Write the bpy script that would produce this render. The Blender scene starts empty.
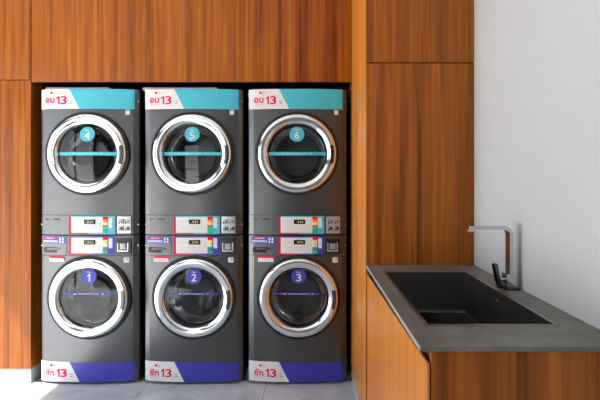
import bpy, bmesh, math, random
from mathutils import Vector, Matrix
random.seed(7)
C = bpy.context.scene.collection
scene = bpy.context.scene
PI = math.pi

# ------------------------------------------------------------------ camera, sky, sun, exposure
F = 429.0                         # focal length in pixels of the 600 wide frame
EYE = 1.37
cam_d = bpy.data.cameras.new('camera')
cam = bpy.data.objects.new('camera', cam_d); C.objects.link(cam)
cam.location = (0, 0, EYE); cam.rotation_euler = (PI/2, 0, 0)
cam_d.sensor_width = 36; cam_d.lens = 36*F/600
cam_d.shift_x = -11/600; cam_d.shift_y = -19/600
cam_d.clip_start = 0.02
scene.camera = cam

world = bpy.data.worlds.new('sky'); scene.world = world; world.use_nodes = True
nt = world.node_tree; nt.nodes.clear()
wo = nt.nodes.new('ShaderNodeOutputWorld'); wb = nt.nodes.new('ShaderNodeBackground')
tc = nt.nodes.new('ShaderNodeTexCoord'); sp = nt.nodes.new('ShaderNodeSeparateXYZ')
rp = nt.nodes.new('ShaderNodeValToRGB')
rp.color_ramp.elements[0].position = 0.0; rp.color_ramp.elements[0].color = (0.95, 0.97, 1.0, 1)
rp.color_ramp.elements[1].position = 0.6; rp.color_ramp.elements[1].color = (0.62, 0.78, 1.0, 1)
nt.links.new(tc.outputs['Generated'], sp.inputs[0]); nt.links.new(sp.outputs['Z'], rp.inputs[0])
nt.links.new(rp.outputs[0], wb.inputs['Color']); nt.links.new(wb.outputs[0], wo.inputs[0])
wb.inputs['Strength'].default_value = 4.0

sun_d = bpy.data.lights.new('sun', 'SUN'); sun = bpy.data.objects.new('sun', sun_d); C.objects.link(sun)
sun.rotation_euler = Vector((1.0, 0.30, -1.6)).to_track_quat('-Z', 'Y').to_euler()
sun_d.energy = 35.0; sun_d.color = (1.0, 0.95, 0.88); sun_d.angle = math.radians(1.5)

vs = scene.view_settings
vs.view_transform = 'Standard'; vs.look = 'None'; vs.gamma = 1.0; vs.use_curve_mapping = False
vs.exposure = -0.22

# ------------------------------------------------------------------ materials
def srgb(r, g, b):
    f = lambda c: c/12.92 if c <= 0.04045 else ((c+0.055)/1.055)**2.4
    return (f(r/255), f(g/255), f(b/255), 1)

def mat(name, col, rough=0.5, metal=0.0, noise=0.0, nscale=40.0, bump=0.0, spec=0.5, coat=0.0):
    m = bpy.data.materials.new(name); m.use_nodes = True
    t = m.node_tree; p = t.nodes['Principled BSDF']
    p.inputs['Base Color'].default_value = col; p.inputs['Roughness'].default_value = rough
    p.inputs['Metallic'].default_value = metal; p.inputs['Specular IOR Level'].default_value = spec
    p.inputs['Coat Weight'].default_value = coat
    if noise or bump:
        c = t.nodes.new('ShaderNodeTexCoord'); n = t.nodes.new('ShaderNodeTexNoise')
        n.inputs['Scale'].default_value = nscale; n.inputs['Detail'].default_value = 5
        t.links.new(c.outputs['Object'], n.inputs['Vector'])
        if noise:
            r = t.nodes.new('ShaderNodeValToRGB')
            a = [max(0, x*(1-noise)) for x in col[:3]]; b = [min(1, x*(1+noise)) for x in col[:3]]
            r.color_ramp.elements[0].position = 0.3; r.color_ramp.elements[0].color = (*a, 1)
            r.color_ramp.elements[1].position = 0.7; r.color_ramp.elements[1].color = (*b, 1)
            t.links.new(n.outputs['Fac'], r.inputs[0]); t.links.new(r.outputs[0], p.inputs['Base Color'])
        if bump:
            bu = t.nodes.new('ShaderNodeBump'); bu.inputs['Strength'].default_value = bump
            bu.inputs['Distance'].default_value = 0.002
            t.links.new(n.outputs['Fac'], bu.inputs['Height']); t.links.new(bu.outputs[0], p.inputs['Normal'])
    return m

def wood(name, seed, dark, mid, light):
    m = bpy.data.materials.new(name); m.use_nodes = True
    t = m.node_tree; p = t.nodes['Principled BSDF']; L = t.links
    c = t.nodes.new('ShaderNodeTexCoord')
    def nz(scale, detail, dist, off):
        mp = t.nodes.new('ShaderNodeMapping'); mp.inputs['Scale'].default_value = scale
        mp.inputs['Location'].default_value = (off, off*1.7, off*0.6)
        n = t.nodes.new('ShaderNodeTexNoise'); n.inputs['Scale'].default_value = 1
        n.inputs['Detail'].default_value = detail; n.inputs['Distortion'].default_value = dist
        L.new(c.outputs['Object'], mp.inputs[0]); L.new(mp.outputs[0], n.inputs['Vector']); return n.outputs['Fac']
    def mth(op, a, b):
        n = t.nodes.new('ShaderNodeMath'); n.operation = op
        for k, v in enumerate((a, b)):
            if isinstance(v, float): n.inputs[k].default_value = v
            else: L.new(v, n.inputs[k])
        return n.outputs[0]
    broad = nz((13, 13, 0.35), 3, 0.4, seed)          # broad stripes of the veneer
    streak = nz((44, 44, 1.1), 5, 0.7, seed+3.1)      # narrower dark streaks
    fine = nz((260, 260, 3.0), 3, 0.0, seed+7.7)      # pores
    v = mth('ADD', mth('MULTIPLY', broad, 0.40), mth('ADD', mth('MULTIPLY', streak, 0.46), mth('MULTIPLY', fine, 0.14)))
    r = t.nodes.new('ShaderNodeValToRGB'); e = r.color_ramp.elements
    e[0].position = 0.36; e[0].color = dark; e[1].position = 0.66; e[1].color = light
    k = e.new(0.50); k.color = mid
    L.new(v, r.inputs[0]); L.new(r.outputs[0], p.inputs['Base Color'])
    p.inputs['Roughness'].default_value = 0.36; p.inputs['Specular IOR Level'].default_value = 0.24
    bu = t.nodes.new('ShaderNodeBump'); bu.inputs['Strength'].default_value = 0.12; bu.inputs['Distance'].default_value = 0.001
    L.new(fine, bu.inputs['Height']); L.new(bu.outputs[0], p.inputs['Normal'])
    return m

WD, WM, WL = (0.125, 0.029, 0.003, 1), (0.28, 0.073, 0.006, 1), (0.44, 0.138, 0.013, 1)
M_wood = [wood('teak_veneer', s, WD, WM, WL) for s in (1.3, 5.9, 9.2)]
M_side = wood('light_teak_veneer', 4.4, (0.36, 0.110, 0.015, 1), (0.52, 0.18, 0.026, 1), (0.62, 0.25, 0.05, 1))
M_edge = mat('veneer_edge', (0.30, 0.12, 0.035, 1), 0.5, noise=0.2, nscale=60)
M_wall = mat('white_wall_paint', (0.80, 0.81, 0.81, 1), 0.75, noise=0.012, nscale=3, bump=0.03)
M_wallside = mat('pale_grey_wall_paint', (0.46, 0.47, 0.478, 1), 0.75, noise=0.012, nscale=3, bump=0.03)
M_back = mat('grey_wall_paint', (0.22, 0.22, 0.22, 1), 0.75, noise=0.02, nscale=3)
M_ceil = mat('ceiling_paint', (0.8, 0.8, 0.79, 1), 0.8, noise=0.01, nscale=4)
M_plinth = mat('grey_plinth', (0.30, 0.34, 0.36, 1), 0.5, noise=0.08, nscale=8)
M_darkwall = mat('recess_paint', (0.03, 0.03, 0.032, 1), 0.8, noise=0.1)
M_steel = mat('graphite_paint', (0.115, 0.115, 0.118, 1), 0.31, 0.96, noise=0.05, nscale=300)
M_black = mat('black_plastic', (0.010, 0.010, 0.011, 1), 0.35, noise=0.1)
M_rubber = mat('black_rubber', (0.012, 0.012, 0.012, 1), 0.6, noise=0.1)
M_chrome = mat('chrome', (0.86, 0.87, 0.88, 1), 0.07, 1.0, noise=0.01)
M_fchrome = mat('faucet_chrome', (0.60, 0.61, 0.63, 1), 0.08, 1.0, noise=0.02)
M_satin = mat('satin_silver', (0.55, 0.55, 0.56, 1), 0.32, 1.0, noise=0.03)
M_drum = mat('drum_steel', (0.55, 0.55, 0.56, 1), 0.35, 0.9, noise=0.08, nscale=30)
M_gask = mat('grey_gasket', (0.06, 0.06, 0.065, 1), 0.5, noise=0.1)
M_teal = mat('teal_vinyl', srgb(62, 172, 190), 0.4, noise=0.02)
M_blue = mat('blue_vinyl', srgb(52, 54, 160), 0.4, noise=0.02)
M_white = mat('white_vinyl', srgb(212, 210, 211), 0.8, spec=0.2, noise=0.01)
M_lightgrey = mat('light_grey_panel', srgb(208, 208, 206), 0.6, noise=0.01)
M_red = mat('red_print', srgb(222, 18, 66), 0.85, spec=0.1, noise=0.02)
M_pinkred = mat('crimson_print', srgb(205, 30, 72), 0.85, spec=0.1, noise=0.02)
M_greytext = mat('grey_print', srgb(120, 118, 118), 0.5, noise=0.02)
M_palepink = mat('pale_pink_print', srgb(225, 150, 165), 0.5, noise=0.02)
M_paleblue = mat('pale_lilac_print', srgb(170, 172, 222), 0.5, noise=0.02)
M_orange = mat('orange_print', srgb(240, 130, 40), 0.5, noise=0.02)
M_yellow = mat('yellow_print', srgb(245, 214, 96), 0.5, noise=0.02)
M_green = mat('green_print', srgb(20, 168, 110), 0.5, noise=0.02)
M_cyan = mat('pale_cyan_print', srgb(170, 215, 225), 0.5, noise=0.02)
M_screen = mat('display_window', srgb(30, 30, 24), 0.2, noise=0.05)
M_digit = mat('display_digits', srgb(150, 150, 95), 0.5, noise=0.05)
M_pale = mat('pale_standin', (0.42, 0.42, 0.41, 1), 0.6, noise=0.04)
M_sink = mat('gunmetal_steel', (0.085, 0.082, 0.078, 1), 0.42, 0.8, noise=0.10, nscale=120)
M_rim = mat('brushed_rim', (0.34, 0.31, 0.29, 1), 0.3, 1.0, noise=0.06, nscale=90)
M_dkchrome = mat('dark_chrome', (0.10, 0.10, 0.11, 1), 0.12, 1.0, noise=0.05)
M_frame = mat('dark_aluminium', (0.03, 0.03, 0.032, 1), 0.4, 0.6, noise=0.05)
M_pave = mat('outdoor_paving', (0.52, 0.51, 0.49, 1), 0.8, noise=0.1, nscale=2)
M_leaf = mat('hedge_leaves', (0.05, 0.14, 0.035, 1), 0.6, noise=0.5, nscale=14)

def stone(name, a, b, vein, scale, rough):
    m = mat(name, a, rough); t = m.node_tree; p = t.nodes['Principled BSDF']; L = t.links
    c = t.nodes.new('ShaderNodeTexCoord')
    n = t.nodes.new('ShaderNodeTexNoise'); n.inputs['Scale'].default_value = scale; n.inputs['Detail'].default_value = 9
    n.inputs['Roughness'].default_value = 0.65; n.inputs['Distortion'].default_value = 0.6
    r = t.nodes.new('ShaderNodeValToRGB'); e = r.color_ramp.elements
    e[0].position = 0.33; e[0].color = a; e[1].position = 0.64; e[1].color = b
    k = e.new(0.74); k.color = vein
    L.new(c.outputs['Object'], n.inputs['Vector']); L.new(n.outputs['Fac'], r.inputs[0]); L.new(r.outputs[0], p.inputs['Base Color'])
    return m
M_litedge = mat('lit_edge_grey', (0.30, 0.31, 0.31, 1), 0.4, noise=0.06, nscale=30)
M_top = stone('dark_stone', (0.085, 0.086, 0.078, 1), (0.165, 0.165, 0.148, 1), (0.27, 0.27, 0.25, 1), 7, 0.42)

def floor_mat():
    m = mat('grey_stone_tiles', (0.2, 0.2, 0.2, 1), 0.45); t = m.node_tree; p = t.nodes['Principled BSDF']; L = t.links
    c = t.nodes.new('ShaderNodeTexCoord')
    mp = t.nodes.new('ShaderNodeMapping'); mp.inputs['Location'].default_value = (0.305, 0.30, 0)
    br = t.nodes.new('ShaderNodeTexBrick'); br.offset = 0.0
    br.inputs['Scale'].default_value = 1; br.inputs['Brick Width'].default_value = 0.8; br.inputs['Row Height'].default_value = 0.8
    br.inputs['Mortar Size'].default_value = 0.0025; br.inputs['Mortar Smooth'].default_value = 0.2
    br.inputs['Color1'].default_value = (0.9, 0.9, 0.9, 1); br.inputs['Color2'].default_value = (1, 1, 1, 1)
    br.inputs['Mortar'].default_value = (0.35, 0.35, 0.36, 1)
    n = t.nodes.new('ShaderNodeTexNoise'); n.inputs['Scale'].default_value = 5; n.inputs['Detail'].default_value = 8; n.inputs['Distortion'].default_value = 0.8
    r = t.nodes.new('ShaderNodeValToRGB'); e = r.color_ramp.elements
    e[0].position = 0.3; e[0].color = (0.40, 0.43, 0.46, 1); e[1].position = 0.72; e[1].color = (0.62, 0.65, 0.68, 1)
    mx = t.nodes.new('ShaderNodeMix'); mx.data_type = 'RGBA'; mx.blend_type = 'MULTIPLY'; mx.inputs['Factor'].default_value = 1
    L.new(c.outputs['Object'], mp.inputs[0]); L.new(mp.outputs[0], br.inputs['Vector'])
    L.new(c.outputs['Object'], n.inputs['Vector']); L.new(n.outputs['Fac'], r.inputs[0])
    L.new(r.outputs[0], mx.inputs['A']); L.new(br.outputs['Color'], mx.inputs['B']); L.new(mx.outputs['Result'], p.inputs['Base Color'])
    return m
M_floor = floor_mat()

def glass_mat(name, tint, refl):
    m = bpy.data.materials.new(name); m.use_nodes = True; t = m.node_tree; t.nodes.clear()
    o = t.nodes.new('ShaderNodeOutputMaterial'); mx = t.nodes.new('ShaderNodeMixShader')
    tr = t.nodes.new('ShaderNodeBsdfTransparent'); tr.inputs[0].default_value = tint
    gl = t.nodes.new('ShaderNodeBsdfGlossy'); gl.inputs['Roughness'].default_value = 0.03
    fr = t.nodes.new('ShaderNodeFresnel'); fr.inputs['IOR'].default_value = refl
    t.links.new(fr.outputs[0], mx.inputs[0]); t.links.new(tr.outputs[0], mx.inputs[1])
    t.links.new(gl.outputs[0], mx.inputs[2]); t.links.new(mx.outputs[0], o.inputs[0])
    return m
M_glass = glass_mat('tinted_door_glass', (0.50, 0.50, 0.51, 1), 1.5)
M_bowl = glass_mat('clear_bowl_glass', (0.80, 0.81, 0.81, 1), 1.6)

# ------------------------------------------------------------------ mesh helpers
class MB:
    """collects shapes; build() links them as one mesh object"""
    def __init__(s): s.bm = bmesh.new(); s.mi = 0
    def face(s, pts):
        f = s.bm.faces.new([s.bm.verts.new(p) for p in pts]); f.material_index = s.mi; return f
    def grid(s, rows, close=False):
        vs_ = [[s.bm.verts.new(p) for p in r] for r in rows]; out = []
        for a, b in zip(vs_[:-1], vs_[1:]):
            n = len(a)
            for i in range(n if close else n-1):
                j = (i+1) % n
                f = s.bm.faces.new((a[i], a[j], b[j], b[i])); f.material_index = s.mi; out.append(f)
        return out
    def box(s, x0, x1, y0, y1, z0, z1, bev=0.0):
        r = bmesh.ops.create_cube(s.bm, size=1.0, matrix=Matrix.Translation(((x0+x1)/2, (y0+y1)/2, (z0+z1)/2)) @ Matrix.Diagonal((abs(x1-x0), abs(y1-y0), abs(z1-z0), 1)))
        fs = {f for v in r['verts'] for f in v.link_faces}
        for f in fs: f.material_index = s.mi
        if bev:
            es = list({e for v in r['verts'] for e in v.link_edges})
            q = bmesh.ops.bevel(s.bm, geom=es, offset=bev, segments=2, affect='EDGES', profile=0.7)
            for f in q['faces']: f.material_index = s.mi
        return s
    def lathe(s, prof, cy=0.0, cz=0.0, cx=0.0, n=72, axis='Y'):
        """prof: (radius, along) pairs turned round an axis"""
        rows = []
        for r, y in prof:
            row = []
            for i in range(n):
                a = 2*PI*i/n
                if axis == 'Y': row.append((cx+r*math.cos(a), cy+y, cz+r*math.sin(a)))
                elif axis == 'Z': row.append((cx+r*math.cos(a), cy+r*math.sin(a), cz+y))
                else: row.append((cx+y, cy+r*math.cos(a), cz+r*math.sin(a)))
            rows.append(row)
        fs = s.grid(rows, close=True)
        bmesh.ops.remove_doubles(s.bm, verts=list({v for f in fs if f.is_valid for v in f.verts}), dist=1e-6)
        return s
    def sweep(s, path, hw, hd, side=(0, 1, 0)):
        """rectangular bar, half thickness hw across the path and hd along `side`"""
        side = Vector(side); rows = []; P = [Vector(p) for p in path]
        for i, p in enumerate(P):
            d = (P[min(i+1, len(P)-1)] - P[max(i-1, 0)]).normalized(); u = d.cross(side).normalized()
            rows.append([p+u*hw+side*hd, p+u*hw-side*hd, p-u*hw-side*hd, p-u*hw+side*hd])
        s.grid(rows, close=True); s.face(rows[0]); s.face(rows[-1][::-1]); return s
    def solid(s, fs, th):
        bmesh.ops.recalc_face_normals(s.bm, faces=fs)
        bmesh.ops.solidify(s.bm, geom=fs, thickness=th); return s
    def build(s, name, mats, parent=None, ang=32, loc=None):
        bm = s.bm
        bmesh.ops.remove_doubles(bm, verts=bm.verts[:], dist=1e-6)
        bmesh.ops.recalc_face_normals(bm, faces=bm.faces[:])
        for f in bm.faces: f.smooth = True
        for e in bm.edges:
            if len(e.link_faces) == 2 and e.calc_face_angle(0) > math.radians(ang): e.smooth = False
        me = bpy.data.meshes.new(name); bm.to_mesh(me); bm.free()
        for m in (mats if isinstance(mats, (list, tuple)) else [mats]): me.materials.append(m)
        o = bpy.data.objects.new(name, me); C.objects.link(o)
        if parent: o.parent = parent
        if loc: o.location = loc
        return o

def thing(name, label, cat, loc=(0, 0, 0), group=None):
    o = bpy.data.objects.new(name, None); C.objects.link(o); o.location = loc
    o.empty_display_size = 0.1
    o['label'] = label; o['category'] = cat
    if group: o['group'] = group
    return o
def tag(o, label, cat, group=None):
    o['label'] = label; o['category'] = cat
    if group: o['group'] = group
    return o
def struct(o): o['kind'] = 'structure'; return o
def sbox(name, m, *b): return struct(MB().box(*b).build(name, m))

# ------------------------------------------------------------------ the setting
D0, D1, D2 = 2.90, 2.16, 1.098      # recess front, tall cabinet front, counter end
XR = 0.823                          # right wall
XL = -3.10                          # left opening
YB, YBACK = -2.3, 3.75
RXL, RXR = -1.893, 0.277            # recess sides
sbox('floor', M_floor, XL, XR+0.15, YB, YBACK, -0.12, 0.0)
sbox('ceiling', M_ceil, XL-0.25, XR+0.15, YB-0.2, YBACK+0.12, 2.86, 3.0)
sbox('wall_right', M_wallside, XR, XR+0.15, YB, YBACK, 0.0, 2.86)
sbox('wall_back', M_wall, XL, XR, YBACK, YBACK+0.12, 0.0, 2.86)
WX0, WX1 = -2.75, -1.85               # glazed shop door behind the camera
wf = MB(); wf.box(XL, WX0, YB-0.15, YB, 0, 2.86); wf.box(WX1, XR, YB-0.15, YB, 0, 2.86); wf.box(WX0, WX1, YB-0.15, YB, 2.35, 2.86)
struct(wf.build('wall_front', M_back))
w = MB()
for x in (WX0+0.03, WX1-0.03): w.box(x-0.03, x+0.03, YB-0.12, YB-0.04, 0, 2.35)
w.box(WX0+0.06, WX1-0.06, YB-0.12, YB-0.04, 1.00, 1.06)
struct(w.build('door_2', M_frame))
OY0, OY1, OZ = -0.9, 2.95, 2.35       # wide opening to the street in the left wall
wl = MB(); wl.box(XL-0.1, XL, YB, YBACK, OZ, 2.86); wl.box(XL-0.1, XL, OY1, YBACK, 0, OZ); wl.box(XL-0.1, XL, YB, OY0, 0, OZ)
struct(wl.build('wall_left', M_back))
w = MB()                            # dark frame round the opening
for y in (OY0+0.02, 0.55): w.box(XL-0.08, XL-0.02, y-0.02, y+0.02, 0, OZ)
struct(w.build('door_1', M_frame))
sbox('ground', M_pave, -30, 30, -30, 20, -0.25, -0.12)

# ------------------------------------------------------------------ wooden cabinets round the recess
def panel(name, parent, m, *b, bev=0.0012): return MB().box(*b, bev=bev).build(name, m, parent)

t = thing('side_cupboard', 'wooden floor to ceiling cupboard left of the machine stacks, grey plinth at its foot', 'cupboard', (-2.35, D0, 0))
x0, x1 = -2.52+2.35, RXL+2.35
panel('upper_door', t, M_wood[0], x0, x1, 0, 0.02, 2.055, 2.84)
panel('lower_door', t, M_wood[1], x0, x1-0.001, 0, 0.02, 0.10, 2.050)
panel('side_panel', t, M_wood[2], x1-0.022, x1, 0.021, 0.84, 0.10, 2.84)
panel('carcass', t, M_edge, x0, x1-0.025, 0.023, 0.84, 0.101, 2.839)
panel('plinth', t, M_plinth, x0, x1-0.003, 0.005, 0.84, 0.0, 0.099)
t = thing('overhead_cupboard', 'long wooden cupboard front bridging the recess above the machines', 'cupboard', ((RXL+RXR)/2, D0, 2.04))
hw = (RXR-RXL)/2
panel('front_panel', t, M_wood[2], -hw+0.004, hw-0.002, 0, 0.02, 0.0, 0.80)
panel('carcass', t, M_black, -hw+0.006, hw-0.004, 0.022, 0.50, 0.02, 0.80)

t = thing('tall_cupboard', 'tall wooden cupboard with two stacked doors beyond the sink against the white wall', 'cupboard', (0.55, D1, 0))
xa, xb = RXR-0.55, XR-0.55-0.002
panel('upper_door', t, M_wood[1], xa+0.001, xb, 0, 0.019, 1.968, 2.84)
panel('lower_door', t, M_wood[0], xa+0.001, xb, 0, 0.019, 0.10, 1.962)
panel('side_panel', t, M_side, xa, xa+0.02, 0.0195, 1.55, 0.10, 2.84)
panel('carcass', t, M_black, xa+0.022, xb, 0.021, 1.55, 0.10, 2.838)
panel('plinth', t, M_plinth, xa+0.004, xb, 0.005, 1.55, 0, 0.099)

t = thing('sink_cupboard', 'low wooden cupboard with orange-brown side under the stone worktop', 'cupboard', (0.55, D2, 0))
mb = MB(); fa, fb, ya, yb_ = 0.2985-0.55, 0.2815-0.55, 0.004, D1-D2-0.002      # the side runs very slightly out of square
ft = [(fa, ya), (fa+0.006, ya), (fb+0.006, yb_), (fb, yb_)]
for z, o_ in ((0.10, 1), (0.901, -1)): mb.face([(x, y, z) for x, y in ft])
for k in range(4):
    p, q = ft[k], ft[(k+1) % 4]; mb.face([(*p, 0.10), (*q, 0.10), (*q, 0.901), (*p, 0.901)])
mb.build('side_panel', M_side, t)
panel('rail', t, M_black, 0.312-0.55, 0.325-0.55, 0.03, D1-D2-0.002, 0.10, 0.933)
panel('end_panel', t, M_wood[0], 0.309-0.55, XR-0.55-0.002, 0.004, 0.022, 0.10, 0.9335)
panel('plinth', t, M_plinth, 0.297-0.55, XR-0.55-0.002, 0.012, D1-D2-0.002, 0, 0.099)

# ------------------------------------------------------------------ worktop, sink, faucet
ZT = 0.947
SX0, SX1, SY0, SY1 = 0.335, 0.724, 1.252, 1.992       # sink rim outline
def ring_slab(mb, xs, ys, z0, z1):
    """a plate with a rectangular hole: xs, ys = outer, inner, inner, outer"""
    for z in (z0, z1):
        for i in range(3):
            for j in range(3):
                if i == 1 and j == 1: continue
                mb.face([(xs[i], ys[j], z), (xs[i+1], ys[j], z), (xs[i+1], ys[j+1], z), (xs[i], ys[j+1], z)])
    for X, Y in ((xs, ys),):
        for (a, b) in ((0, 3), (1, 2)):
            pts = [(X[a], Y[a]), (X[b], Y[a]), (X[b], Y[b]), (X[a], Y[b])]
            if (a, b) == (0, 3):
                per = [(X[i], Y[0]) for i in range(4)] + [(X[3], Y[j]) for j in range(1, 4)] + [(X[i], Y[3]) for i in (2, 1, 0)] + [(X[0], Y[j]) for j in (2, 1)]
            else: per = pts
            for k in range(len(per)):
                p, q = per[k], per[(k+1) % len(per)]
                mb.face([(*p, z0), (*q, z0), (*q, z1), (*p, z1)])
    return mb
ox, oy = 0.55, 1.6
mb = ring_slab(MB(), [0.280-ox, SX0+0.006-ox, SX1-0.006-ox, XR-0.001-ox], [D2-0.003-oy, SY0+0.006-oy, SY1-0.006-oy, D1-0.001-oy], -0.013, 0.0)
o = mb.build('worktop', M_top, loc=(ox, oy, ZT))
bv = o.modifiers.new('bevel', 'BEVEL'); bv.width = 0.0012; bv.segments = 2; bv.limit_method = 'ANGLE'
MB().box(0.2785-ox, 0.2798-ox, D2-0.003-oy, D1-0.001-oy, -0.0125, -0.0005).build('lit_edge', M_litedge, o)  # lighter grey strip paints the light from the left onto the slab edge
tag(o, 'dark grey stone worktop holding the inset sink, fitted along the white wall', 'worktop')

sk = thing('sink', 'dark rectangular steel sink set into the stone worktop', 'sink', (ox, oy, ZT))
a, b, c, d = SX0-ox, SX1-ox, SY0-oy, SY1-oy
w_ = 0.010
ring_slab(MB(), [a, a+w_, b-w_, b], [c, c+w_, d-w_, d], 0.0003, 0.0022).build('rim', M_rim, sk)
def rr(x0, x1, y0, y1, z, r, n=5):
    out = []
    for cx, cy, a0 in ((x1-r, y0+r, -90), (x1-r, y1-r, 0), (x0+r, y1-r, 90), (x0+r, y0+r, 180)):
        for k in range(n+1):
            q = math.radians(a0+90*k/n); out.append((cx+r*math.cos(q), cy+r*math.sin(q), z))
    return out
mb = MB(); i_ = w_+0.0005; dep = -0.182
rows = [rr(a+i_, b-i_, c+i_, d-i_, 0.0004, 0.006)]
for k in range(5):
    q = math.radians(90*k/4); off = 0.012*(1-math.cos(q)); rows.append(rr(a+i_+off, b-i_-off, c+i_+off, d-i_-off, dep+0.012*(1-math.sin(q)), 0.007))
fs = mb.grid(rows, close=True); fs.append(mb.face(rows[-1]))
mb.solid(fs, -0.0025)
mb.build('bowl', M_sink, sk, ang=50)
mb = MB(); mb.lathe([(0.0, 0.004), (0.028, 0.004), (0.034, 0.007), (0.045, 0.005), (0.046, 0.0005)], 0.02, dep, 0.0, 40, 'Z'); mb.build('drain', M_satin, sk)
mb = MB(); mb.lathe([(0.0, -0.003), (0.004, -0.003), (0.0055, -0.001), (0.0055, 0.0)], 1.638-oy, 0.914-ZT, b-i_-0.0008, 20, 'X'); mb.build('overflow_hole', M_satin, sk)

fy = 1.688
fc = thing('faucet', 'chrome square-spouted sink faucet with a dark lever beside the white wall', 'faucet', (0.782, fy, ZT))
fc.rotation_euler.z = math.radians(2)
lx = lambda px: (px-311)*fy/F - 0.782
lz = lambda py: EYE-(py-181)*fy/F - ZT
MB().box(lx(502.5), lx(516), -0.034, 0.034, 0.0003, 0.008, 0.0015).build('base_plate', M_dkchrome, fc)
mb = MB(); mb.box(lx(504), lx(513.5), -0.022, 0.022, 0.008, lz(273), 0.002)
mb.build('body', M_fchrome, fc)
px_, top = lx(509.3), lz(227.2); r_ = 0.030
path = [(px_, 0, lz(274)), (px_, 0, lz(250))]
for k in range(9):
    q = math.radians(90*k/8); path.append((px_-r_+r_*math.cos(q), 0, top-r_+r_*math.sin(q)))
path += [(px_-0.09, 0, top), (lx(466.5), 0, top)]
MB().sweep(path, 0.0068, 0.018).build('spout', M_fchrome, fc, ang=40)
MB().box(lx(467.5), lx(473.5), -0.012, 0.012, lz(231.5), lz(228.5), 0.001).build('aerator', M_satin, fc)
lv = MB(); lv.box(-0.007, 0.007, -0.014, 0.014, -0.048, 0.048, 0.002)
lo = lv.build('lever', M_dkchrome, fc, loc=(lx(496.8), 0.0, lz(275.5))); lo.rotation_euler = (0, math.radians(-12), 0)
mb = MB(); mb.lathe([(0, 0.0), (0.006, 0.0), (0.006, lx(505)-lx(498)), (0, lx(505)-lx(498))], 0, lz(279), lx(498), 20, 'X'); mb.build('lever_pin', M_chrome, fc)

# ------------------------------------------------------------------ washing machines and dryers
HW, FW, BOW, CD = 0.336, 0.2965, 0.020, 0.036        # half width, half of the flat front, bow, corner depth
def yf(x):
    ax = abs(x)
    if ax <= FW: return -BOW*(1-(x/FW)**2)
    t_ = min(1.0, (ax-FW)/(HW-FW)); e_ = max(0.0, (t_-0.8)/0.2)
    return 0.5*CD*t_ + 0.5*CD*(1-math.sqrt(max(0, 1-e_*e_)))       # chamfer, then a tight round
def xs_between(a, b, n=14):
    cand = [a, b] + [a+(b-a)*k/n for k in range(1, n)]
    for s_ in (-1, 1):
        for k in range(9):
            x = s_*(FW+(HW-FW)*math.sin(PI/2*k/8))
            if a < x < b: cand.append(x)
    return sorted(set(round(x, 6) for x in cand))
def corner(s_):
    pts = [(s_*(FW+(HW-FW)*math.sin(PI/2*k/8))) for k in (0, 1, 2, 3, 4, 5, 6, 6.5, 7, 7.5, 8)]
    return [(x, yf(x)) for x in pts] + [(s_*HW, CD+0.012)]
def front_skin(z0, z1):
    mb = MB()
    prof = corner(-1)[::-1] + [(x, yf(x)) for x in [FW*(k/8-1) for k in range(1, 16)]] + corner(1)
    fs = mb.grid([[(x, y, z) for x, y in prof] for z in (z0, z1)])
    mb.solid(fs, 0.004); return mb
def front_skin_hole(z0, z1, zc, R):
    mb = MB(); fs = []
    angs = sorted([2*PI*k/72 for k in range(72)] + [math.atan2(z-zc, x) % (2*PI) for x in (-FW, FW) for z in (z0, z1)])
    rows = []
    for k in range(4):
        row = []
        for a_ in angs:
            ca, sa = math.cos(a_), math.sin(a_)
            lim = min(FW/abs(ca) if abs(ca) > 1e-9 else 9, ((z1-zc)/sa if sa > 1e-9 else (z0-zc)/sa if sa < -1e-9 else 9))
            r = R+(lim-R)*k/3; x = r*ca
            row.append((x, yf(max(-FW, min(FW, x))), zc+r*sa))
        rows.append(row)
    fs += mb.grid(rows, close=True)
    for s_ in (-1, 1): fs += mb.grid([[(x, y, z) for x, y in corner(s_)] for z in (z0, z1)])
    mb.solid(fs, 0.004); return mb
def patch(mb, x0, x1, z0, z1, off, th=0.0008, x0t=None, x1t=None):
    """sheet following the bowed front; x0t, x1t give slanted ends (x at the top edge)"""
    x0t = x0 if x0t is None else x0t; x1t = x1 if x1t is None else x1t
    base = xs_between(x0, x1); rows = []
    for z, p, q in ((z0, x0, x1), (z1, x0t, x1t)):
        rows.append([(p+(x-x0)/(x1-x0)*(q-p), z) for x in base])
    def lay(o): return [[(x, yf(x)-o, z) for x, z in r] for r in rows]
    A, B = lay(off+th), lay(off)
    mb.grid(A)
    per = lambda G: G[0] + [G[1][-1]] + G[1][::-1][1:]
    pa, pb = A[0]+A[1][::-1], B[0]+B[1][::-1]
    for k in range(len(pa)):
        j = (k+1) % len(pa); mb.face([pa[k], pa[j], pb[j], pb[k]])
    return mb
def fbox(mb, x0, x1, z0, z1, out, inn=0.002, bev=0.001):
    ym = yf((x0+x1)/2); return mb.box(x0, x1, ym-out, ym+inn, z0, z1, bev)

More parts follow.
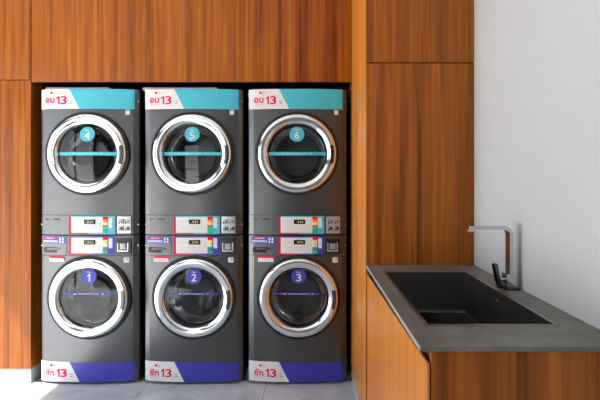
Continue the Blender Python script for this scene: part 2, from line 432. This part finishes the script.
_tc = {}
def text_polys(body, bold):
    key = (body, bold)
    if key not in _tc:
        cu = bpy.data.curves.new('txt', 'FONT'); cu.body = body; cu.size = 1.0; cu.offset = bold; cu.resolution_u = 3
        o_ = bpy.data.objects.new('txt', cu); C.objects.link(o_)
        dg = bpy.context.evaluated_depsgraph_get(); me = bpy.data.meshes.new_from_object(o_.evaluated_get(dg))
        V = [(v.co.x, v.co.y) for v in me.vertices]; P = [tuple(p.vertices) for p in me.polygons]
        bpy.data.objects.remove(o_); bpy.data.curves.remove(cu); bpy.data.meshes.remove(me)
        _tc[key] = (V, P)
    return _tc[key]
def text(mb, body, x0, x1, z0, z1, yfun, bold=0.0):
    """printed lettering fitted to the box x0..x1, z0..z1"""
    V, P = text_polys(body, bold)
    ax, bx = min(v[0] for v in V), max(v[0] for v in V); az, bz = min(v[1] for v in V), max(v[1] for v in V)
    W = []
    for x, z in V:
        X = x0+(x-ax)/(bx-ax)*(x1-x0); Z = z0+(z-az)/(bz-az)*(z1-z0); W.append(mb.bm.verts.new((X, yfun(X, Z), Z)))
    for p in P:
        try: f = mb.bm.faces.new([W[i] for i in p]); f.material_index = mb.mi
        except ValueError: pass
    return mb
def disc(mb, cx, cz, r, yfun, n=28):
    mb.face([(cx+r*math.cos(2*PI*k/n), yfun(cx+r*math.cos(2*PI*k/n), cz), cz+r*math.sin(2*PI*k/n)) for k in range(n)]); return mb
def one(mb, x0, x1, z0, z1, yfun):
    pts = [(0.52, 0), (1, 0), (1, 1), (0.58, 1), (0, 0.80), (0, 0.60), (0.52, 0.76)]
    P = [(x0+a*(x1-x0), z0+b*(z1-z0)) for a, b in pts]
    mb.face([(x, yfun(x, z), z) for x, z in P]); return mb
def marks(mb, x0, x1, z0, z1, yfun, n):
    """print too small to read: a row of short marks"""
    w_ = (x1-x0)/n
    for k in range(n):
        a, b = x0+w_*k, x0+w_*(k+(0.85 if k % 3 else 0.6))
        mb.face([(x, yfun(x, z), z) for x, z in ((a, z0), (b, z0), (b, z1), (a, z1))])
    return mb
fr_y = lambda off: (lambda x, z: yf(x)-off)

def shell(z0, z1):
    """sheet metal case, open to the front"""
    mb = MB(); Y0, Y1 = CD+0.014, 0.72
    ring = [(-HW, Y0), (-HW, Y1), (HW, Y1), (HW, Y0)]
    fs = mb.grid([[(x, y, z) for x, y in ring] for z in (z0, z1)])
    for z in (z0, z1):
        prof = [(x, yf(x)+0.006) for x in xs_between(-HW, HW, 20)]
        fs.append(mb.face([(x, y, z) for x, y in prof] + [(HW, Y1, z), (-HW, Y1, z)]))
    mb.solid(fs, 0.003); return mb

def make_door(root, zc, sticker, number, upper):
    yb = -0.001                                     # plane of the front where the door sits
    RO, RI = 0.265, 0.197
    d_ = MB(); d_.lathe([(0.260, -0.004), (RO, -0.010), (RO, -0.026), (0.262, -0.034), (0.255, -0.040), (0.245, -0.0425), (0.230, -0.042),
                         (0.215, -0.039), (0.205, -0.034), (RI+0.003, -0.026), (RI, -0.016), (RI, 0.004), (0.215, 0.006), (0.260, -0.004)], yb, zc, n=96)
    door = d_.build('door', M_chrome, root)
    door.location.x = -0.002 if upper else 0.009
    s_ = MB(); s_.lathe([(0.2655, 0.006), (0.281, 0.004), (0.283, -0.018), (0.279, -0.026), (0.271, -0.028), (0.2662, -0.022), (0.2655, 0.006)], yb, zc, n=96)
    s_.build('door_seal', M_rubber, door)
    g = MB(); gy = lambda r: yb-0.012-0.010*(1-(r/RI)**2)
    g.lathe([(RI-0.0005, gy(RI)-yb)] + [(RI*k/6, gy(RI*k/6)-yb) for k in range(5, 0, -1)] + [(0.0, gy(0)-yb)], yb, zc, n=72)
    g.build('door_glass', M_glass, door)
    b_ = MB(); b_.lathe([(0.186, 0.010), (0.172, 0.03), (0.160, 0.075), (0.145, 0.105), (0.110, 0.125), (0.06, 0.135), (0.0, 0.138)], yb, zc-0.006, n=64)
    b_.build('glass_bowl', M_bowl, door)
    q = MB(); q.lathe([(RI, 0.006), (0.188, 0.012), (0.184, 0.03), (0.196, 0.05), (0.200, 0.075), (0.215, 0.09)], yb, zc, n=64)
    q.build('rubber_gasket', M_gask, door)
    q = MB(); q.lathe([(0.215, 0.085), (0.235, 0.10), (0.238, 0.40), (0.22, 0.43), (0.0, 0.44)], yb, zc, n=64)
    for k in range(3):                              # lifters inside the drum
        a_ = 2*PI*k/3+0.5
        for e_ in (-1, 1):
            a0, a1 = a_-0.16, a_+0.16; am = a_
            q.face([(0.236*math.cos(a_+e_*0.16), yb+0.11, zc+0.236*math.sin(a_+e_*0.16)), (0.19*math.cos(am), yb+0.13, zc+0.19*math.sin(am)),
                    (0.19*math.cos(am), yb+0.40, zc+0.19*math.sin(am)), (0.236*math.cos(a_+e_*0.16), yb+0.41, zc+0.236*math.sin(a_+e_*0.16))])
    q.build('drum', M_drum, root, ang=40)
    # printed strip and number disc on the glass
    gyx = lambda o_: (lambda x, z: gy(min(RI, math.hypot(x, z-zc)))-o_)
    zb = zc+(-0.001 if upper else 0.026)
    if upper: bx0, bx1, hb = -0.192, 0.192, 0.0115
    else: bx0, bx1, hb = -0.17, 0.165, 0.0065
    s_ = MB(); n = 20
    s_.grid([[(bx0+(bx1-bx0)*k/n, gyx(0.0012)(bx0+(bx1-bx0)*k/n, z), z) for k in range(n+1)] for z in (zb-hb, zb+hb)])
    st = s_.build('glass_strip', sticker, door)
    for xx in (-0.093, 0.093):
        s_ = MB(); disc(s_, xx, zb, 0.0042 if upper else 0.005, gyx(0.002), 12); s_.build('strip_dot', M_cyan if upper else M_white, door)
    s_ = MB()
    marks(s_, -0.072, 0.072, zb-0.0016, zb+0.0016, gyx(0.002), 16)
    s_.build('strip_print', M_cyan if upper else M_white, door)
    dx, dz, dr = (-0.001, zc+0.130, 0.050) if upper else (0.000, zc+0.143, 0.050)
    s_ = MB(); s_.grid([[(dx+dr*f_*math.cos(2*PI*k/36), gyx(0.0024)(dx+dr*f_*math.cos(2*PI*k/36), dz+dr*f_*math.sin(2*PI*k/36)), dz+dr*f_*math.sin(2*PI*k/36)) for k in range(36)] for f_ in (1.0, 0.5, 0.02)], close=True)
    s_.build('number_disc', sticker, door)
    s_ = MB()
    w_n = 0.021 if number == '4' else 0.017 if number != '1' else 0.009
    if number == '1': one(s_, dx-0.011, dx+0.008, dz-0.033, dz+0.016, gyx(0.0036))
    else: text(s_, number, dx-w_n, dx+w_n, dz-0.033, dz+0.016, gyx(0.0036), 0.012)
    text(s_, 'No.', dx-0.014, dx+0.014, dz+0.022, dz+0.034, gyx(0.0036), 0.01)
    s_.build('number_print', M_white, door)
    # pull handle let into the right of the ring
    hd = MB(); rows = []
    for r, y in ((0.222, -0.0405), (0.224, -0.048), (0.236, -0.051), (0.249, -0.049), (0.251, -0.0415)):
        rows.append([(r*math.cos(a_), yb+y, zc+r*math.sin(a_)) for a_ in [math.radians(-17+30*k/10) for k in range(11)]])
    hd.grid(rows); hd.face([r[0] for r in rows]); hd.face([r[-1] for r in rows])
    hd.build('door_handle', M_dkchrome, door)
    return door

def make_banner(root, z0, z1, colour, word, upper):
    s_ = MB(); patch(s_, -0.055, 0.306, z0, z1, 0.0006, x0t=-0.125)
    bn = s_.build('price_banner', colour, root)
    s_ = MB(); patch(s_, -0.331, -0.055, z0-(0 if upper else 0.001), z1+(0.000 if upper else 0.004), 0.0008, x1t=-0.125)
    s_.build('white_field', M_white, bn)
    Y = fr_y(0.0034); H = z1-z0
    p = z0+H*0.26
    s_ = MB()
    if upper: text(s_, 'อบ', -0.294, -0.228, p+0.006, p+0.043, Y, 0.028)
    else: text(s_, 'ซัก', -0.293, -0.230, p+0.002, p+0.050, Y, 0.022)
    one(s_, -0.214, -0.192, p-0.003, p+0.051, Y); text(s_, '3', -0.184, -0.142, p-0.004, p+0.052, Y, 0.02)
    s_.build('price_print', M_red, bn)
    s_ = MB(); disc(s_, -0.250, z0+H*0.82, 0.0085, Y); s_.build('logo_mark', M_red, bn)
    s_ = MB(); text(s_, 'LG', -0.238, -0.219, z0+H*0.82-0.006, z0+H*0.82+0.006, Y, 0.02); s_.build('logo_print', M_greytext, bn)
    s_ = MB(); marks(s_, -0.122, -0.100, p+0.015, p+0.021, Y, 3); marks(s_, -0.122, -0.098, p+0.000, p+0.006, Y, 4)
    s_.build('currency_print', M_greytext, bn)
    s_ = MB(); marks(s_, -0.292, -0.232, p-0.009, p-0.004, Y, 9); s_.build('caption_print', M_palepink, bn)

def make_controls(root, z0, z1, colour, upper):
    """labelled control panel between two seams"""
    cp = front_skin(z0+0.001, z1-0.001).build('control_panel', M_steel, root, ang=17)
    zA, zB = z0+0.006, z1-0.005
    s_ = MB(); patch(s_, -0.124, 0.181, zA, zB, 0.0006); s_.build('panel_label', colour, cp)
    s_ = MB(); patch(s_, -0.112, 0.100, zA+0.008, zB-0.008, 0.0016)
    patch(s_, 0.139, 0.164, z0+(z1-z0)*0.36, zB-0.012, 0.0016); s_.build('white_label', M_lightgrey, cp)
    s_ = MB(); patch(s_, -0.126, -0.113, zA, zB, 0.0016); patch(s_, -0.113, 0.008, zA, zA+0.008, 0.0016); s_.build('red_border', M_pinkred, cp)
    h_ = (zB-zA); segs = [(M_red, .80, .97), (M_orange, .66, .80), (M_yellow, .50, .66), (M_greytext if upper else M_cyan, .36, .50), (M_green, .05, .30)] if upper else \
         [(M_red, .80, .97), (M_yellow, .62, .80), (M_cyan, .42, .62), (M_greytext, .30, .42), (M_green, .05, .26)]
    s_ = MB()
    for k, (m_, a_, b_) in enumerate(segs):
        s_.mi = k; patch(s_, 0.100, 0.133, zA+h_*a_, zA+h_*b_, 0.0016)
    s_.build('programme_chart', [m_ for m_, _, _ in segs], cp)
    s_ = MB(); zc = zA+h_*0.68; s_.mi = 0; fbox(s_, -0.024, 0.052, zc-0.015, zc+0.015, 0.004)
    s_.mi = 1; patch(s_, 0.000, 0.010, zc-0.007, zc+0.007, 0.006); patch(s_, 0.016, 0.024, zc-0.007, zc+0.007, 0.006); patch(s_, 0.029, 0.040, zc-0.007, zc+0.007, 0.006)
    s_.build('display', [M_screen, M_digit], cp)
    s_ = MB()
    for x in (-0.085, -0.066, -0.048): patch(s_, x, x+0.010, zc-0.006, zc+0.006, 0.0026)
    for z in (0.30, 0.40): patch(s_, -0.085, 0.085, zA+h_*z, zA+h_*z+0.0022, 0.0026)
    for z in (0.30, 0.44, 0.58, 0.72): patch(s_, 0.076, 0.094, zA+h_*z, zA+h_*z+0.003, 0.0026)
    s_.build('panel_print', mat_panelprint, cp)
    if upper:
        s_ = MB(); disc(s_, -0.287, z1-0.028, 0.0065, fr_y(0.0016)); text(s_, 'LG', -0.275, -0.258, z1-0.032, z1-0.024, fr_y(0.0016), 0.01)
        fbox(s_, -0.238, -0.160, z1-0.032, z1-0.023, 0.001); s_.build('logo_print', M_black, cp)
        bk = MB(); fbox(bk, 0.190, 0.286, zA+0.004, zB-0.004, 0.005); bk.mi = 1; fbox(bk, 0.184, 0.192, zA, zB, 0.003); c_ = bk.build('button_plate', [M_satin, M_black], root)
        for i in range(2):
            for j in range(2):
                x = 0.205+0.043*i; z = zA+0.018+0.046*j
                q = MB(); fbox(q, x, x+0.034, z, z+0.036, 0.011, bev=0.003)
                q.mi = 1; fbox(q, x+0.001, x+0.007, z+0.002, z+0.020, 0.0125, 0.0)
                q.lathe([(0.0, -0.0135), (0.005 if j else 0.009, -0.0130), (0.006 if j else 0.0105, -0.0105)], yf(x+0.02), z+0.018, x+0.021, 18)
                q.build('button', [M_button, M_black], c_)
    else:
        dw = MB(); patch(dw, -0.322, -0.142, z0+0.004, z1-0.004, 0.0005, 0.003); dw = dw.build('detergent_drawer', M_steel, root)
        s_ = MB(); patch(s_, -0.316, -0.150, z1-0.052, z1-0.007, 0.004); s_.build('blue_label', M_blue, dw)
        s_ = MB(); patch(s_, -0.300, -0.212, z1-0.024, z1-0.012, 0.005); s_.build('red_tag', M_red, dw)
        s_ = MB(); marks(s_, -0.290, -0.222, z1-0.021, z1-0.015, fr_y(0.0072), 8); s_.build('drawer_print', M_white, dw); s_ = MB()
        for x in (-0.194, -0.174):
            for z in (z1-0.029, z1-0.048): patch(s_, x, x+0.012, z, z+0.015, 0.005)
        s_.build('white_marks', M_white, dw)
        s_ = MB(); patch(s_, -0.308, -0.204, z1-0.046, z1-0.031, 0.005); s_.build('lilac_print', M_paleblue, dw)
        s_ = MB(); fbox(s_, -0.300, -0.160, z0+0.018, z0+0.054, 0.0055); s_.build('finger_slot', M_black, dw)
        s_ = MB(); fbox(s_, -0.276, -0.166, z0+0.038, z0+0.052, 0.0075); s_.build('slot_lip', M_steel, dw)
        bk = MB(); fbox(bk, 0.186, 0.288, z0+0.012, z1-0.022, 0.008, bev=0.003); c_ = bk.build('coin_unit', M_black, root)
        q = MB(); zz = z0+0.056
        for xx in (0.204, 0.268): fbox(q, xx-0.004, xx+0.004, zz-0.024, zz+0.030, 0.015, -0.006)
        fbox(q, 0.200, 0.272, zz-0.030, zz-0.022, 0.015, -0.006); q.build('bracket', M_satin, c_)
        q = MB(); fbox(q, 0.217, 0.256, zz-0.015, zz+0.025, 0.018, -0.006, bev=0.003); q.build('coin_button', M_button, c_)
M_button = mat('silver_button', (0.34, 0.34, 0.34, 1), 0.35, 0.5, noise=0.03)
mat_panelprint = mat('faint_grey_print', srgb(190, 190, 188), 0.5, noise=0.02)
M_satin2 = mat('silver_drawer', (0.42, 0.42, 0.43, 1), 0.35, 0.6, noise=0.04, nscale=200)

def screws(root, zs):
    for z in zs:
        for s_ in (-1, 1):
            q = MB(); x = s_*0.3265; q.lathe([(0.0, -0.004), (0.004, -0.0035), (0.006, 0.0), (0.006, 0.004)], yf(x), z, x, 14)
            q.build('screw', M_satin, root)

G_UP, G_LOW = 'dryers on top of the washing machines', 'washing machines under the dryers'
def make_dryer(cx, z0, number, label):
    t = thing('tumble_dryer', label, 'dryer', (cx, D0, z0), G_UP)
    H = 0.984                                     # 1.005 to 1.989
    shell(0.004, H-0.004).build('cabinet', M_steel, t, ang=17)
    front_skin(0.848, H).build('top_panel', M_steel, t, ang=17)
    front_skin_hole(0.137, 0.846, 0.549, 0.272).build('front_panel', M_steel, t, ang=17)
    make_controls(t, 0.003, 0.135, M_teal, True)
    make_banner(t, 0.849, H-0.001, M_teal, '', True)
    make_door(t, 0.549, M_teal, number, True)
    s_ = MB(); patch(s_, 0.248, 0.275, 0.812, 0.845, 0.001); s_.mi = 1; patch(s_, 0.253, 0.270, 0.836, 0.841, 0.002); s_.build('rating_sticker', [M_white, M_greytext], t)
    screws(t, (0.905, 0.070))
    return t
def make_washer(cx, z0, number, label):
    t = thing('washing_machine', label, 'washing machine', (cx, D0, 0), G_LOW)
    H = 0.9865                                     # 0.018 to 1.0045
    b = z0
    shell(b+0.002, b+H-0.004).build('cabinet', M_steel, t, ang=17)
    front_skin_hole(b, 0.868, 0.5865, 0.272).build('front_panel', M_steel, t, ang=17)
    make_controls(t, 0.870, 1.003, M_blue, False)
    make_banner(t, b+0.003, 0.151, M_blue, '', False)
    make_door(t, 0.5865, M_blue, number, False)
    s_ = MB(); patch(s_, 0.236, 0.272, 0.820, 0.855, 0.001); s_.mi = 1; patch(s_, 0.255, 0.267, 0.840, 0.850, 0.002); s_.build('rating_sticker', [M_white, M_greytext], t)
    s_ = MB(); patch(s_, -0.266, -0.160, 0.826, 0.851, 0.001); s_.mi = 1; patch(s_, -0.266, -0.160, 0.851, 0.864, 0.001)
    s_.mi = 2; disc(s_, -0.252, 0.838, 0.006, fr_y(0.003)); patch(s_, -0.238, -0.175, 0.836, 0.841, 0.002); s_.build('notice_sticker', [M_white, M_red, M_palepink], t)
    screws(t, (0.934,))
    for sx in (-1, 1):
        for y in (0.09, 0.66):
            q = MB(); q.lathe([(0, 0), (0.024, 0), (0.026, 0.006), (0.012, 0.008), (0.012, b+0.001), (0, b+0.001)], y, 0, sx*0.27, 20, 'Z'); q.build('foot', M_rubber, t)
    return t
CX = [-1.499, -0.795, -0.091]
pos = ['left', 'middle', 'right']
for i, cx in enumerate(CX):
    make_washer(cx, 0.018, str(i+1), 'graphite front-loading washing machine with blue number %d disc, bottom of the %s stack' % (i+1, pos[i]))
    make_dryer(cx, 1.0052, str(i+4), 'graphite tumble dryer with teal number %d disc, on top of the %s stack' % (i+4, pos[i]))

# pale boards added on the dryers, standing in for the lit wall seen through the slot under the overhead cupboard
for xa_, xb_, lab in ((-1.815, -1.385, 'short pale board added on top of the left dryer in place of the lit wall behind, under the overhead cupboard'),
                      (-1.15, -0.645, 'longer pale board added across the left and middle dryers in place of the lit wall behind')):
    o = MB().box(-(xb_-xa_)/2, (xb_-xa_)/2, -0.02, 0.10, 0.0, 0.021, 0.001).build('standin_board', M_pale, loc=((xa_+xb_)/2, 2.955, 1.9895))
    tag(o, lab, 'board', 'pale boards added on the dryers')
